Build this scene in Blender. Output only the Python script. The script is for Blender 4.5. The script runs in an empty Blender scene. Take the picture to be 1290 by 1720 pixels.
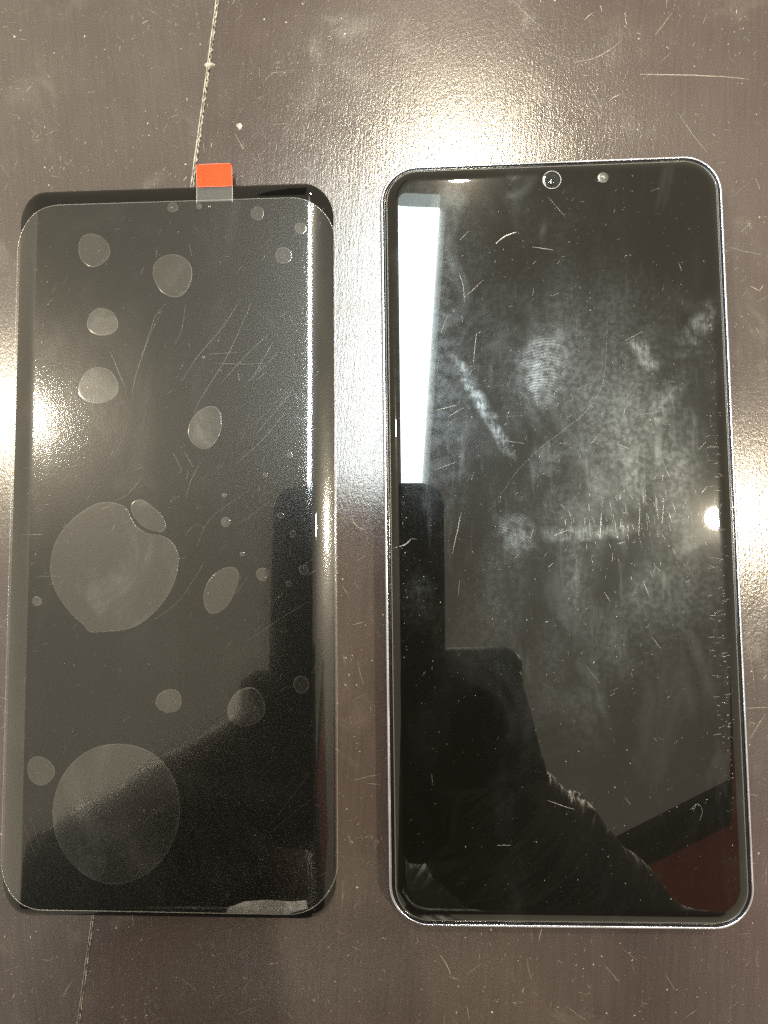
import bpy, bmesh, math, random
from mathutils import Vector, Matrix, Euler

MM = 0.001
scene = bpy.context.scene
COL = scene.collection

# ------------------------------------------------------------------ camera
cam_data = bpy.data.cameras.new("camera")
cam = bpy.data.objects.new("camera", cam_data)
COL.objects.link(cam)
cam.location = (-0.03003, -0.00661, 0.1688)
cam.rotation_euler = (math.radians(3.95), math.radians(2.78), math.radians(-0.72))
cam_data.sensor_fit = 'HORIZONTAL'
cam_data.sensor_width = 36.0
cam_data.lens = 1250.0 / 1290.0 * 36.0
cam_data.clip_start = 0.004
cam_data.clip_end = 50.0
scene.camera = cam

# ------------------------------------------------------------------ world: dim warm room
world = bpy.data.worlds.new("World")
scene.world = world
world.use_nodes = True
bg = world.node_tree.nodes["Background"]
bg.inputs[0].default_value = (1.0, 0.87, 0.63, 1)
bg.inputs[1].default_value = 1.05

scene.view_settings.view_transform = 'Standard'
scene.view_settings.look = 'None'
scene.view_settings.exposure = 0.0
scene.view_settings.gamma = 1.0
scene.cycles.use_denoising = False
scene.cycles.caustics_reflective = False
scene.cycles.caustics_refractive = False
scene.cycles.sample_clamp_indirect = 4.0
scene.cycles.transparent_max_bounces = 16

TUBE_RADIANCE = 55.0
SPOT_RADIANCE = 3800.0

# ------------------------------------------------------------------ helpers
def link(name, me, mat=None, parent=None, smooth=True):
    o = bpy.data.objects.new(name, me)
    COL.objects.link(o)
    if mat is not None:
        me.materials.append(mat)
    if parent is not None:
        o.parent = parent
    if smooth:
        for p in me.polygons:
            p.use_smooth = True
    return o

def mesh(verts, faces, name="mesh"):
    me = bpy.data.meshes.new(name)
    me.from_pydata([Vector(v) * MM for v in verts], [], faces)
    me.validate()
    me.update()
    return me

def thing(name, label, cat, loc=(0, 0, 0), rotz=0.0):
    o = bpy.data.objects.new(name, None)
    COL.objects.link(o)
    o.location = Vector(loc) * MM
    o.rotation_euler = (0, 0, rotz)
    o.empty_display_size = 0.01
    o["label"] = label
    o["category"] = cat
    return o

def sharpen(o, deg=35):
    """smooth shading that keeps edges steeper than deg crisp"""
    me = o.data
    bm = bmesh.new(); bm.from_mesh(me)
    lim = math.radians(deg)
    for e in bm.edges:
        if len(e.link_faces) == 2 and e.calc_face_angle(0) > lim:
            e.smooth = False
    bm.to_mesh(me); bm.free()
    return o

def rr(w, h, r, n=14, straight=10, cx=0.0, cy=0.0):
    """rounded-rectangle outline, counter-clockwise, fixed point count"""
    r = max(r, 0.05)
    pts = []
    corners = [(w/2-r, h/2-r, 0), (-w/2+r, h/2-r, 90), (-w/2+r, -h/2+r, 180), (w/2-r, -h/2+r, 270)]
    for k, (x, y, a0) in enumerate(corners):
        for i in range(n + 1):
            a = math.radians(a0 + 90.0 * i / n)
            pts.append((x + r*math.cos(a) + cx, y + r*math.sin(a) + cy))
        x2, y2, a2 = corners[(k+1) % 4]
        a = math.radians(a0 + 90)
        p = (x + r*math.cos(a) + cx, y + r*math.sin(a) + cy)
        q = (x2 + r*math.cos(a) + cx, y2 + r*math.sin(a) + cy)
        for i in range(1, straight):
            t = i / straight
            pts.append((p[0] + (q[0]-p[0])*t, p[1] + (q[1]-p[1])*t))
    return pts

def loft(rings, cap_first=False, cap_last=False, closed=False):
    verts, faces = [], []
    n = len(rings[0])
    for r in rings:
        verts += r
    m = len(rings)
    for k in range(m if closed else m - 1):
        a, b = k*n, ((k+1) % m)*n
        for i in range(n):
            j = (i+1) % n
            faces.append((a+i, a+j, b+j, b+i))
    if cap_first:
        faces.append(tuple(reversed(range(n))))
    if cap_last:
        faces.append(tuple(range((m-1)*n, m*n)))
    return verts, faces

def rr_rings(w, h, r, prof, cx=0, cy=0, zf=None):
    out = []
    for ins, z in prof:
        ring = []
        for x, y in rr(w-2*ins, h-2*ins, r-ins, cx=cx, cy=cy):
            ring.append((x, y, z + (zf(x, y) if zf else 0.0)))
        out.append(ring)
    return out

# ------------------------------------------------------------------ materials
def new_mat(name):
    m = bpy.data.materials.new(name)
    m.use_nodes = True
    nt = m.node_tree
    for n in list(nt.nodes):
        nt.nodes.remove(n)
    out = nt.nodes.new("ShaderNodeOutputMaterial")
    return m, nt, out

def N(nt, t, **kw):
    n = nt.nodes.new(t)
    for k, v in kw.items():
        setattr(n, k, v)
    return n

def setin(n, **kw):
    for k, v in kw.items():
        n.inputs[k.replace('_', ' ')].default_value = v
    return n

def principled(name, color, rough=0.4, metal=0.0, spec=0.5, ior=1.5):
    m, nt, out = new_mat(name)
    p = N(nt, "ShaderNodeBsdfPrincipled")
    p.inputs["Base Color"].default_value = (*color, 1)
    p.inputs["Roughness"].default_value = rough
    p.inputs["Metallic"].default_value = metal
    p.inputs["IOR"].default_value = ior
    p.inputs["Specular IOR Level"].default_value = spec
    nt.links.new(p.outputs[0], out.inputs[0])
    return m, nt, p

def math_node(nt, op, a, b=None, clamp=False):
    n = N(nt, "ShaderNodeMath", operation=op, use_clamp=clamp)
    for i, v in enumerate((a, b)):
        if v is None:
            continue
        if isinstance(v, (int, float)):
            n.inputs[i].default_value = v
        else:
            nt.links.new(v, n.inputs[i])
    return n.outputs[0]

def noise(nt, vec, scale, detail=3.0, rough=0.55, dist=0.0):
    n = N(nt, "ShaderNodeTexNoise")
    setin(n, Scale=scale, Detail=detail, Roughness=rough, Distortion=dist)
    nt.links.new(vec, n.inputs["Vector"])
    return n.outputs["Fac"]

def mapping(nt, vec, loc=(0, 0, 0), rot=(0, 0, 0), scale=(1, 1, 1), vt='POINT'):
    n = N(nt, "ShaderNodeMapping", vector_type=vt)
    n.inputs["Location"].default_value = loc
    n.inputs["Rotation"].default_value = rot
    n.inputs["Scale"].default_value = scale
    nt.links.new(vec, n.inputs["Vector"])
    return n.outputs[0]

def ramp(nt, fac, a, b, lo=0.0, hi=1.0, smooth=True):
    n = N(nt, "ShaderNodeMapRange")
    n.interpolation_type = 'SMOOTHSTEP' if smooth else 'LINEAR'
    n.inputs["From Min"].default_value = a
    n.inputs["From Max"].default_value = b
    n.inputs["To Min"].default_value = lo
    n.inputs["To Max"].default_value = hi
    nt.links.new(fac, n.inputs["Value"])
    return n.outputs["Result"]

def mixcol(nt, fac, c1, c2):
    n = N(nt, "ShaderNodeMix", data_type='RGBA')
    if isinstance(fac, (int, float)):
        n.inputs[0].default_value = fac
    else:
        nt.links.new(fac, n.inputs[0])
    for i, c in ((6, c1), (7, c2)):
        if isinstance(c, tuple):
            n.inputs[i].default_value = (*c, 1)
        else:
            nt.links.new(c, n.inputs[i])
    return n.outputs[2]

def objcoord(nt):
    return N(nt, "ShaderNodeTexCoord").outputs["Object"]

def emission(name, color, strength):
    m, nt, out = new_mat(name)
    e = N(nt, "ShaderNodeEmission")
    e.inputs[0].default_value = (*color, 1)
    e.inputs[1].default_value = strength
    nt.links.new(e.outputs[0], out.inputs[0])
    return m

def table_material(name, c_dark, c_light, seed, angle, grain):
    """worn brown laminate: stretched grain relief, patchy gloss, faint stains"""
    m, nt, p = principled(name, c_dark, 0.3)
    oc = objcoord(nt)
    rot = mapping(nt, oc, loc=(seed, seed*0.37, 0), rot=(0, 0, angle))
    fine = noise(nt, mapping(nt, rot, scale=(2100, 900, 1)), 1.0, 3.0, 0.6)
    fine2 = noise(nt, mapping(nt, rot, scale=(3300, 2300, 1)), 1.0, 1.0, 0.5)
    streak = noise(nt, mapping(nt, rot, scale=(1100, 60, 1)), 1.0, 3.0, 0.6)
    broad = noise(nt, rot, 14.0, 4.0, 0.6)
    stain = noise(nt, rot, 60.0, 5.0, 0.65, 0.6)
    f = math_node(nt, 'ADD', math_node(nt, 'MULTIPLY', streak, 0.3), math_node(nt, 'MULTIPLY', broad, 0.7))
    col = mixcol(nt, ramp(nt, f, 0.34, 0.66), c_dark, c_light)
    col = mixcol(nt, ramp(nt, stain, 0.58, 0.75, 0, 0.06), col, (0.30, 0.26, 0.22))
    nt.links.new(col, p.inputs["Base Color"])
    rg = math_node(nt, 'ADD', ramp(nt, broad, 0.3, 0.7, 0.15, 0.20), ramp(nt, stain, 0.5, 0.75, 0.0, 0.08))
    nt.links.new(rg, p.inputs["Roughness"])
    h = math_node(nt, 'ADD', math_node(nt, 'MULTIPLY', fine, 0.7),
                  math_node(nt, 'ADD', math_node(nt, 'MULTIPLY', fine2, 0.30), math_node(nt, 'MULTIPLY', streak, 0.5)))
    b = N(nt, "ShaderNodeBump")
    b.inputs["Strength"].default_value = grain
    b.inputs["Distance"].default_value = 0.00006
    nt.links.new(h, b.inputs["Height"])
    nt.links.new(b.outputs[0], p.inputs["Normal"])
    return m

MAT_BOARD_R = table_material("brown_laminate", (0.044, 0.0338, 0.032), (0.063, 0.0495, 0.0460), 0.3, math.radians(4), 0.72)
MAT_BOARD_L = table_material("greyer_laminate", (0.050, 0.041, 0.038), (0.070, 0.058, 0.053), 3.1, math.radians(-7), 0.65)

def mark_material(name, color, rough=0.5, spec=0.5):
    m, nt, p = principled(name, color, rough, spec=spec)
    oc = objcoord(nt)
    n = noise(nt, oc, 900.0, 3.0)
    nt.links.new(mixcol(nt, ramp(nt, n, 0.35, 0.65), tuple(c*0.55 for c in color), color), p.inputs["Base Color"])
    return m

MAT_SCRATCH = mark_material("pale_scratch", (0.42, 0.38, 0.33))
MAT_SCRATCH_DIM = mark_material("faint_scratch", (0.20, 0.18, 0.155))
MAT_FLECK = mark_material("pale_fleck", (0.36, 0.33, 0.29))
MAT_GLASS_DUST = mark_material("glass_dust", (0.34, 0.33, 0.31), 0.6)

def seam_material():
    m, nt, p = principled("seam_filler", (0.3, 0.28, 0.2), 0.45)
    oc = objcoord(nt)
    n = noise(nt, oc, 900.0, 2.0)
    nt.links.new(mixcol(nt, ramp(nt, n, 0.40, 0.60), (0.07, 0.062, 0.05), (0.28, 0.26, 0.20)), p.inputs["Base Color"])
    return m
MAT_SEAM = seam_material()

MAT_METAL, _nt, _p = principled("satin_frame", (0.66, 0.70, 0.84), 0.25, 1.0)
_h = noise(_nt, objcoord(_nt), 90.0, 3.0)
_nt.links.new(ramp(_nt, _h, 0.3, 0.75, 0.16, 0.34), _p.inputs["Roughness"])
MAT_BLACK_PLASTIC, _nt, _p = principled("black_gasket", (0.006, 0.006, 0.007), 0.12, ior=1.45)
_nt.links.new(ramp(_nt, noise(_nt, objcoord(_nt), 500.0, 3.0), 0.3, 0.7, 0.08, 0.2), _p.inputs["Roughness"])
MAT_BACK, _nt, _p = principled("back_cover", (0.25, 0.25, 0.30), 0.3)
MAT_RING, _nt, _p = principled("silver_ring", (0.19, 0.19, 0.19), 0.35, 1.0)
MAT_LENS, _nt, _p = principled("dark_lens", (0.006, 0.007, 0.009), 0.06, ior=1.6)
_b = N(_nt, "ShaderNodeBump"); _b.inputs["Strength"].default_value = 0.08; _b.inputs["Distance"].default_value = 0.0003
_nt.links.new(noise(_nt, objcoord(_nt), 1500.0, 3.0), _b.inputs["Height"]); _nt.links.new(_b.outputs[0], _p.inputs["Normal"])
MAT_SENSOR, _nt, _p = principled("grey_sensor", (0.045, 0.047, 0.043), 0.25)
MAT_GLINT, _nt, _p = principled("pale_glint", (0.32, 0.33, 0.32), 0.25)

def phone_glass():
    """black display glass with finger grease: greasy film is a rough lobe laid over the clear one"""
    m, nt, out = new_mat("smudged_display_glass")
    oc = objcoord(nt)
    base = N(nt, "ShaderNodeBsdfPrincipled")
    base.inputs["Base Color"].default_value = (0.0035, 0.0033, 0.0028, 1)
    base.inputs["Roughness"].default_value = 0.012
    base.inputs["IOR"].default_value = 1.46
    total = None
    def add(v):
        nonlocal total
        total = v if total is None else math_node(nt, 'ADD', total, v)
    # broad greasy patches
    broad = noise(nt, mapping(nt, oc, rot=(0, 0, 0.5), scale=(1, 0.45, 1)), 55.0, 4.0, 0.55, 0.3)
    grainy = noise(nt, oc, 900.0, 3.0, 0.6)
    area = N(nt, "ShaderNodeVectorMath", operation='LENGTH')
    nt.links.new(mapping(nt, oc, loc=(2*MM, 10*MM, 0), rot=(0, 0, -0.35), scale=(34*MM, 46*MM, 1), vt='TEXTURE'), area.inputs[0])
    region = ramp(nt, area.outputs["Value"], 0.45, 1.25, 1.0, 0.10)
    patch = math_node(nt, 'MULTIPLY', ramp(nt, broad, 0.36, 0.80), math_node(nt, 'MULTIPLY', region, ramp(nt, grainy, 0.35, 0.7, 0.35, 1.0)))
    add(math_node(nt, 'MULTIPLY', patch, 0.070))
    add(math_node(nt, 'MULTIPLY', region, 0.007))
    # wiped streaks
    streak = noise(nt, mapping(nt, oc, rot=(0, 0, 0.25), scale=(420, 60, 1)), 1.0, 4.0, 0.6)
    add(math_node(nt, 'MULTIPLY', math_node(nt, 'MULTIPLY', ramp(nt, streak, 0.55, 0.8), region), 0.035))
    lowcloud = noise(nt, mapping(nt, oc, loc=(0.3, 0, 0), scale=(1, 0.6, 1)), 60.0, 4.0, 0.55, 1.0)
    add(math_node(nt, 'MULTIPLY', ramp(nt, lowcloud, 0.52, 0.75), 0.020))
    # separate prints and dabs: x, y, half width, half length (mm), rotation, strength, ridges
    prints = [(-3.0, 35.5, 5.4, 10.5, -14, 0.13, 1), (-9.5, -0.5, 4.8, 6.0, 20, 0.09, 3), (-16.0, 27.5, 1.8, 13.0, 27, 0.15, 2),
              (18.6, 38.2, 2.0, 4.6, 30, 0.17, 2), (31.0, 43.4, 3.6, 9.5, -38, 0.12, 2), (22.5, 26.0, 3.4, 10.0, -30, 0.09, 2),
              (13.5, 28.0, 5.5, 7.5, 10, 0.035, 2), (4.0, -0.6, 15.0, 1.9, 3, 0.09, 2), (-1.5, 16.0, 5.0, 7.0, -30, 0.035, 0),
              (10.5, -24.0, 4.0, 8.0, 18, 0.035, 2), (-31.0, -14.5, 5.0, 7.0, 0, 0.04, 2), (-28.0, -80.7, 5.2, 0.9, -4, 0.40, 0),
              (-1.0, 38.0, 14.0, 16.0, 0, 0.016, 0), (2.5, -38.0, 6.0, 10.0, 40, 0.02, 0), (9.0, 12.0, 9.0, 12.0, 15, 0.024, 2),
              (-26.0, 30.0, 9.0, 34.0, 0, 0.020, 0)]
    wob = noise(nt, oc, 190.0, 4.0, 0.65)
    brk = ramp(nt, noise(nt, oc, 520.0, 4.0, 0.7), 0.34, 0.66, 0.12, 1.0)
    lines = ramp(nt, noise(nt, mapping(nt, oc, rot=(0, 0, 0.12), scale=(2600, 240, 1)), 1.0, 3.0, 0.6), 0.36, 0.70, 0.35, 1.0)
    for k, (x, y, a, b, rdeg, s, kind) in enumerate(prints):
        q = mapping(nt, oc, loc=(x*MM, y*MM, 0.008), rot=(0, 0, math.radians(rdeg)), scale=(a*MM, b*MM, 1), vt='TEXTURE')
        ln = N(nt, "ShaderNodeVectorMath", operation='LENGTH')
        nt.links.new(q, ln.inputs[0])
        d = math_node(nt, 'ADD', ln.outputs["Value"], math_node(nt, 'MULTIPLY', math_node(nt, 'SUBTRACT', wob, 0.5), 1.6))
        v = math_node(nt, 'MULTIPLY', ramp(nt, d, 0.15, 1.1, 1.0, 0.0), brk)
        if kind in (1, 3):
            w = N(nt, "ShaderNodeTexWave", wave_type='RINGS', rings_direction='Z')
            setin(w, Scale=600.0, Distortion=9.0, Detail=2.5)
            w.inputs["Detail Scale"].default_value = 0.22
            nt.links.new(mapping(nt, oc, loc=((x-a*0.4)*MM, (y-b*1.7)*MM, 0), rot=(0, 0, math.radians(rdeg)), scale=(0.8, 1.3, 1), vt='TEXTURE'), w.inputs["Vector"])
            v = math_node(nt, 'MULTIPLY', v, ramp(nt, w.outputs["Fac"], 0.2, 0.8, 0.5 if kind == 3 else 0.4, 1.0))
        elif kind == 2:
            v = math_node(nt, 'MULTIPLY', v, lines)
        add(math_node(nt, 'MULTIPLY', v, s))
    fac = math_node(nt, 'MINIMUM', math_node(nt, 'MULTIPLY', total, 0.72), 0.6)
    haze = N(nt, "ShaderNodeBsdfGlossy")
    haze.inputs["Roughness"].default_value = 0.30
    haze.inputs[0].default_value = (0.80, 0.91, 1.0, 1)
    dif = N(nt, "ShaderNodeBsdfDiffuse")
    dif.inputs[0].default_value = (0.62, 0.62, 0.60, 1)
    mx = N(nt, "ShaderNodeMixShader"); mx.inputs[0].default_value = 0.18
    nt.links.new(haze.outputs[0], mx.inputs[1]); nt.links.new(dif.outputs[0], mx.inputs[2])
    top = N(nt, "ShaderNodeMixShader")
    nt.links.new(fac, top.inputs[0]); nt.links.new(base.outputs[0], top.inputs[1]); nt.links.new(mx.outputs[0], top.inputs[2])
    bloom = N(nt, "ShaderNodeBsdfGlossy")          # thin even grease: a soft halo round every lamp
    bloom.inputs["Roughness"].default_value = 0.13
    fin = N(nt, "ShaderNodeMixShader"); fin.inputs[0].default_value = 0.0012
    nt.links.new(top.outputs[0], fin.inputs[1]); nt.links.new(bloom.outputs[0], fin.inputs[2])
    nt.links.new(fin.outputs[0], out.inputs[0])
    return m
MAT_GLASS = phone_glass()

MAT_PANEL, _nt, _p = principled("bare_display_glass", (0.003, 0.003, 0.003), 0.02, ior=1.42)
_nt.links.new(ramp(_nt, noise(_nt, objcoord(_nt), 150.0, 4.0), 0.4, 0.8, 0.015, 0.06), _p.inputs["Roughness"])

def sheet(name, sharp, sharp_rough, haze, haze_rough, diff=0.0, sparkle=0.0, tint=(1, 1, 1), noise_amt=0.0, edge=0.0):
    """thin clear plastic: lets light straight through and adds a reflection and some haze"""
    m, nt, out = new_mat(name)
    oc = objcoord(nt)
    tr = N(nt, "ShaderNodeBsdfTransparent"); tr.inputs[0].default_value = (*tint, 1)
    g = N(nt, "ShaderNodeBsdfGlossy"); g.inputs["Roughness"].default_value = sharp_rough; g.inputs[0].default_value = (1, 1, 1, 1)
    h = N(nt, "ShaderNodeBsdfGlossy"); h.inputs["Roughness"].default_value = haze_rough; h.inputs[0].default_value = (1, 1, 1, 1)
    d = N(nt, "ShaderNodeBsdfDiffuse"); d.inputs[0].default_value = (0.8, 0.8, 0.78, 1)
    if sparkle > 0:
        b = N(nt, "ShaderNodeBump"); b.inputs["Strength"].default_value = sparkle; b.inputs["Distance"].default_value = 0.00003
        nt.links.new(noise(nt, oc, 3000.0, 2.0, 0.6), b.inputs["Height"])
        nt.links.new(b.outputs[0], g.inputs["Normal"]); nt.links.new(b.outputs[0], h.inputs["Normal"])
    def over(f, under, top):
        mx = N(nt, "ShaderNodeMixShader")
        if isinstance(f, (int, float)):
            mx.inputs[0].default_value = f
        else:
            nt.links.new(f, mx.inputs[0])
        nt.links.new(under, mx.inputs[1]); nt.links.new(top, mx.inputs[2])
        return mx.outputs[0]
    hz = haze
    df = diff
    if noise_amt > 0:
        n = ramp(nt, noise(nt, mapping(nt, oc, rot=(0, 0, 0.6), scale=(1, 0.5, 1)), 75.0, 5.0, 0.65, 0.8), 0.45, 0.78, 0.0, noise_amt)
        hz = math_node(nt, 'ADD', n, haze)
    s = over(hz, tr.outputs[0], h.outputs[0])
    if df > 0:
        s = over(df, s, d.outputs[0])
    s = over(sharp, s, g.outputs[0])
    nt.links.new(s, out.inputs[0])
    return m

MAT_FILM = sheet("protective_film", 0.026, 0.05, 0.012, 0.27, 0.0008, 0.40, noise_amt=0.006)
MAT_GAP = sheet("trapped_air", 0.060, 0.06, 0.002, 0.4, 0.003, 0.15, noise_amt=0.025)
MAT_STRIP = sheet("lifted_film_edge", 0.045, 0.03, 0.003, 0.3, 0.004, 0.1, noise_amt=0.010)
MAT_RIMLINE = sheet("film_cut_edge", 0.10, 0.2, 0.05, 0.5, 0.05)
MAT_BUBBLE_RIM = sheet("bubble_rim", 0.012, 0.15, 0.010, 0.4, 0.010)
MAT_TAB = sheet("clear_tab", 0.03, 0.06, 0.012, 0.4, 0.008)
MAT_CREASE = sheet("creased_film", 0.08, 0.2, 0.05, 0.5, 0.035, 0.3, noise_amt=0.25)
MAT_FILM_SCRATCH = sheet("film_scratch", 0.01, 0.2, 0.035, 0.4, 0.010)
MAT_GLASS_SCRATCH = sheet("glass_scratch", 0.02, 0.2, 0.13, 0.42, 0.10)
MAT_GLASS_FAINT = sheet("faint_glass_scratch", 0.02, 0.2, 0.07, 0.4, 0.03)
MAT_RED, _nt, _p = principled("red_orange_tape", (0.6, 0.045, 0.008), 0.5, spec=0.1)
_nt.links.new(mixcol(_nt, ramp(_nt, noise(_nt, objcoord(_nt), 300.0, 3.0), 0.3, 0.7), (0.60, 0.045, 0.008), (0.65, 0.053, 0.010)), _p.inputs["Base Color"])
MAT_RED_EDGE, _nt, _p = principled("tape_edge", (0.55, 0.12, 0.06), 0.4)

# ------------------------------------------------------------------ table top
SEAM_K = 0.1287
def seam_x(y):
    return -76.6 + (y - 129.9) * SEAM_K
table = thing("table", "worn dark brown laminate table top with a pale seam and fine scratches", "table", (0, 0, 0))
Y0, Y1 = -230.0, 520.0
def board(x_side, mat, zt, gap):
    s = -1 if x_side < 0 else 1
    bm = bmesh.new()
    pts = [(seam_x(Y0) + s*gap, Y0), (x_side, Y0), (x_side, Y1), (seam_x(Y1) + s*gap, Y1)]
    if s < 0:
        pts.reverse()
    top = [bm.verts.new(Vector((x, y, zt)) * MM) for x, y in pts]
    bot = [bm.verts.new(Vector((x, y, -22)) * MM) for x, y in pts]
    bm.faces.new(top); bm.faces.new(list(reversed(bot)))
    for i in range(4):
        j = (i+1) % 4
        bm.faces.new((top[j], top[i], bot[i], bot[j]))
    bmesh.ops.recalc_face_normals(bm, faces=bm.faces)
    bmesh.ops.bevel(bm, geom=[e for e in bm.edges if all(v.co.z > -0.01 for v in e.verts)], offset=0.12*MM, segments=2, affect='EDGES')
    me = bpy.data.meshes.new("board"); bm.to_mesh(me); bm.free()
    o = link("table_board", me, mat, table, smooth=False)
    return o
board(420, MAT_BOARD_R, 0.0, 0.19)
board(-480, MAT_BOARD_L, 0.0, 0.21)

# lumpy worn filler along the seam, thicker at the far end
rnd = random.Random(5)
verts, faces = [], []
y = -140.0
ring_n = 8
rows = []
while y < 300:
    far = min(max((y + 20) / 90.0, 0.0), 1.0)
    rad = (0.14 + 0.13*far) * rnd.uniform(0.65, 1.25)
    xx = seam_x(y) + (0.05 + 0.22*far) * math.sin(y*4.2) * rnd.uniform(0.2, 1.0) + rnd.uniform(-0.06, 0.06)
    rows.append((xx, y, rad, (0.10 + 0.26*far) * rnd.uniform(0.5, 1.2)))
    y += rnd.uniform(0.35, 0.7)
for xx, yy, rad, hh in rows:
    for i in range(ring_n):
        a = 2*math.pi*i/ring_n
        verts.append((xx + rad*math.cos(a), yy, -0.15 + hh*(1 + math.sin(a))*0.6))
for k in range(len(rows)-1):
    for i in range(ring_n):
        j = (i+1) % ring_n
        faces.append((k*ring_n+i, k*ring_n+j, (k+1)*ring_n+j, (k+1)*ring_n+i))
link("seam_filler", mesh(verts, faces), MAT_SEAM, table)
# pale ribbon painting the highlight on the left board's edge beside the seam
verts, faces = [], []
yy = -140.0
k = 0
while yy < 300:
    far = min(max((yy + 20) / 90.0, 0.0), 1.0)
    x0 = seam_x(yy) - 0.42 - 0.12*far + rnd.uniform(-0.04, 0.04)
    w = (0.05 + 0.07*far) * rnd.uniform(0.3, 1.3)
    verts += [(x0-w, yy, 0.008), (x0, yy, 0.05), (x0+w, yy, 0.008)]
    if k:
        b = 3*(k-1)
        faces += [(b, b+1, b+4, b+3), (b+1, b+2, b+5, b+4)]
    k += 1
    yy += rnd.uniform(0.8, 1.8)
link("edge_highlight", mesh(verts, faces), MAT_SCRATCH, table)

# chip on the seam
def blob_mesh(pts, h0, h1):
    n = len(pts)
    cx = sum(p[0] for p in pts)/n; cy = sum(p[1] for p in pts)/n
    v = [(x, y, h0) for x, y in pts] + [(cx + (x-cx)*0.7, cy + (y-cy)*0.7, h1) for x, y in pts] + [(cx, cy, h1*1.08)]
    f = []
    for i in range(n):
        j = (i+1) % n
        f += [(i, j, n+j, n+i), (n+i, n+j, 2*n)]
    return mesh(v, f)
cx, cy = seam_x(113.4), 113.4
link("seam_chip", blob_mesh([(cx-1.4, cy+.2), (cx-.6, cy-.7), (cx+.3, cy-.5), (cx+1.5, cy+.1), (cx+.9, cy+.5), (cx+.2, cy+.4), (cx-.4, cy+.8)], 0.02, 0.45), MAT_FLECK, table)

# ---- marks: thin tent-shaped ribbons and flecks
def strokes_mesh(strokes, z):
    """strokes: list of (points, width, height)"""
    v, f = [], []
    for pts, w, hgt in strokes:
        n = len(pts); b = len(v)
        for i, (x, y) in enumerate(pts):
            p = pts[max(i-1, 0)]; q = pts[min(i+1, n-1)]
            dx, dy = q[0]-p[0], q[1]-p[1]
            l = math.hypot(dx, dy) or 1.0
            nx, ny = -dy/l, dx/l
            t = i/(n-1)
            ww = w * (0.25 + 0.75*math.sin(math.pi*min(max(t, 0.04), 0.96)) ** 0.6)
            zz = z(x, y) if callable(z) else z
            v += [(x+nx*ww/2, y+ny*ww/2, zz), (x, y, zz+hgt), (x-nx*ww/2, y-ny*ww/2, zz)]
        for i in range(n-1):
            a = b + 3*i
            f += [(a, a+3, a+4, a+1), (a+1, a+4, a+5, a+2)]
    return mesh(v, f)

def densify(poly, step, rnd, jit):
    out = []
    n = len(poly)
    def cr(p0, p1, p2, p3, t):
        return tuple(0.5*((2*p1[k]) + (-p0[k]+p2[k])*t + (2*p0[k]-5*p1[k]+4*p2[k]-p3[k])*t*t + (-p0[k]+3*p1[k]-3*p2[k]+p3[k])*t**3) for k in (0, 1))
    for i in range(n-1):
        p0 = poly[max(i-1, 0)]; p1 = poly[i]; p2 = poly[i+1]; p3 = poly[min(i+2, n-1)]
        m = max(2, int(math.hypot(p2[0]-p1[0], p2[1]-p1[1])/step))
        for k in range(m):
            x, y = cr(p0, p1, p2, p3, k/m)
            out.append((x+rnd.uniform(-jit, jit), y+rnd.uniform(-jit, jit)))
    out.append(poly[-1])
    return out

def random_stroke(rnd, x, y, length, ang, curve, n=5):
    pts = []
    a = ang
    for i in range(n):
        pts.append((x, y))
        x += math.cos(a)*length/(n-1); y += math.sin(a)*length/(n-1)
        a += curve/(n-1)*rnd.uniform(0.4, 1.6)
    return pts

def flecks_mesh(items, z):
    v, f = [], []
    rnd = random.Random(11)
    for x, y, r in items:
        n = rnd.choice((5, 6, 7)); b = len(v)
        st = rnd.uniform(0, 6.28); el = rnd.uniform(0.5, 1.0); rt = rnd.uniform(0, 3.14)
        for i in range(n):
            a = st + 2*math.pi*i/n
            rr_ = r*rnd.uniform(0.6, 1.25)
            px, py = rr_*math.cos(a), rr_*math.sin(a)*el
            v.append((x + px*math.cos(rt) - py*math.sin(rt), y + px*math.sin(rt) + py*math.cos(rt), z))
        v.append((x, y, z + r*0.3))
        f += [(b+i, b+(i+1) % n, b+n) for i in range(n)]
    return mesh(v, f)

def stuff(o):
    o["kind"] = "stuff"
    return o

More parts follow.
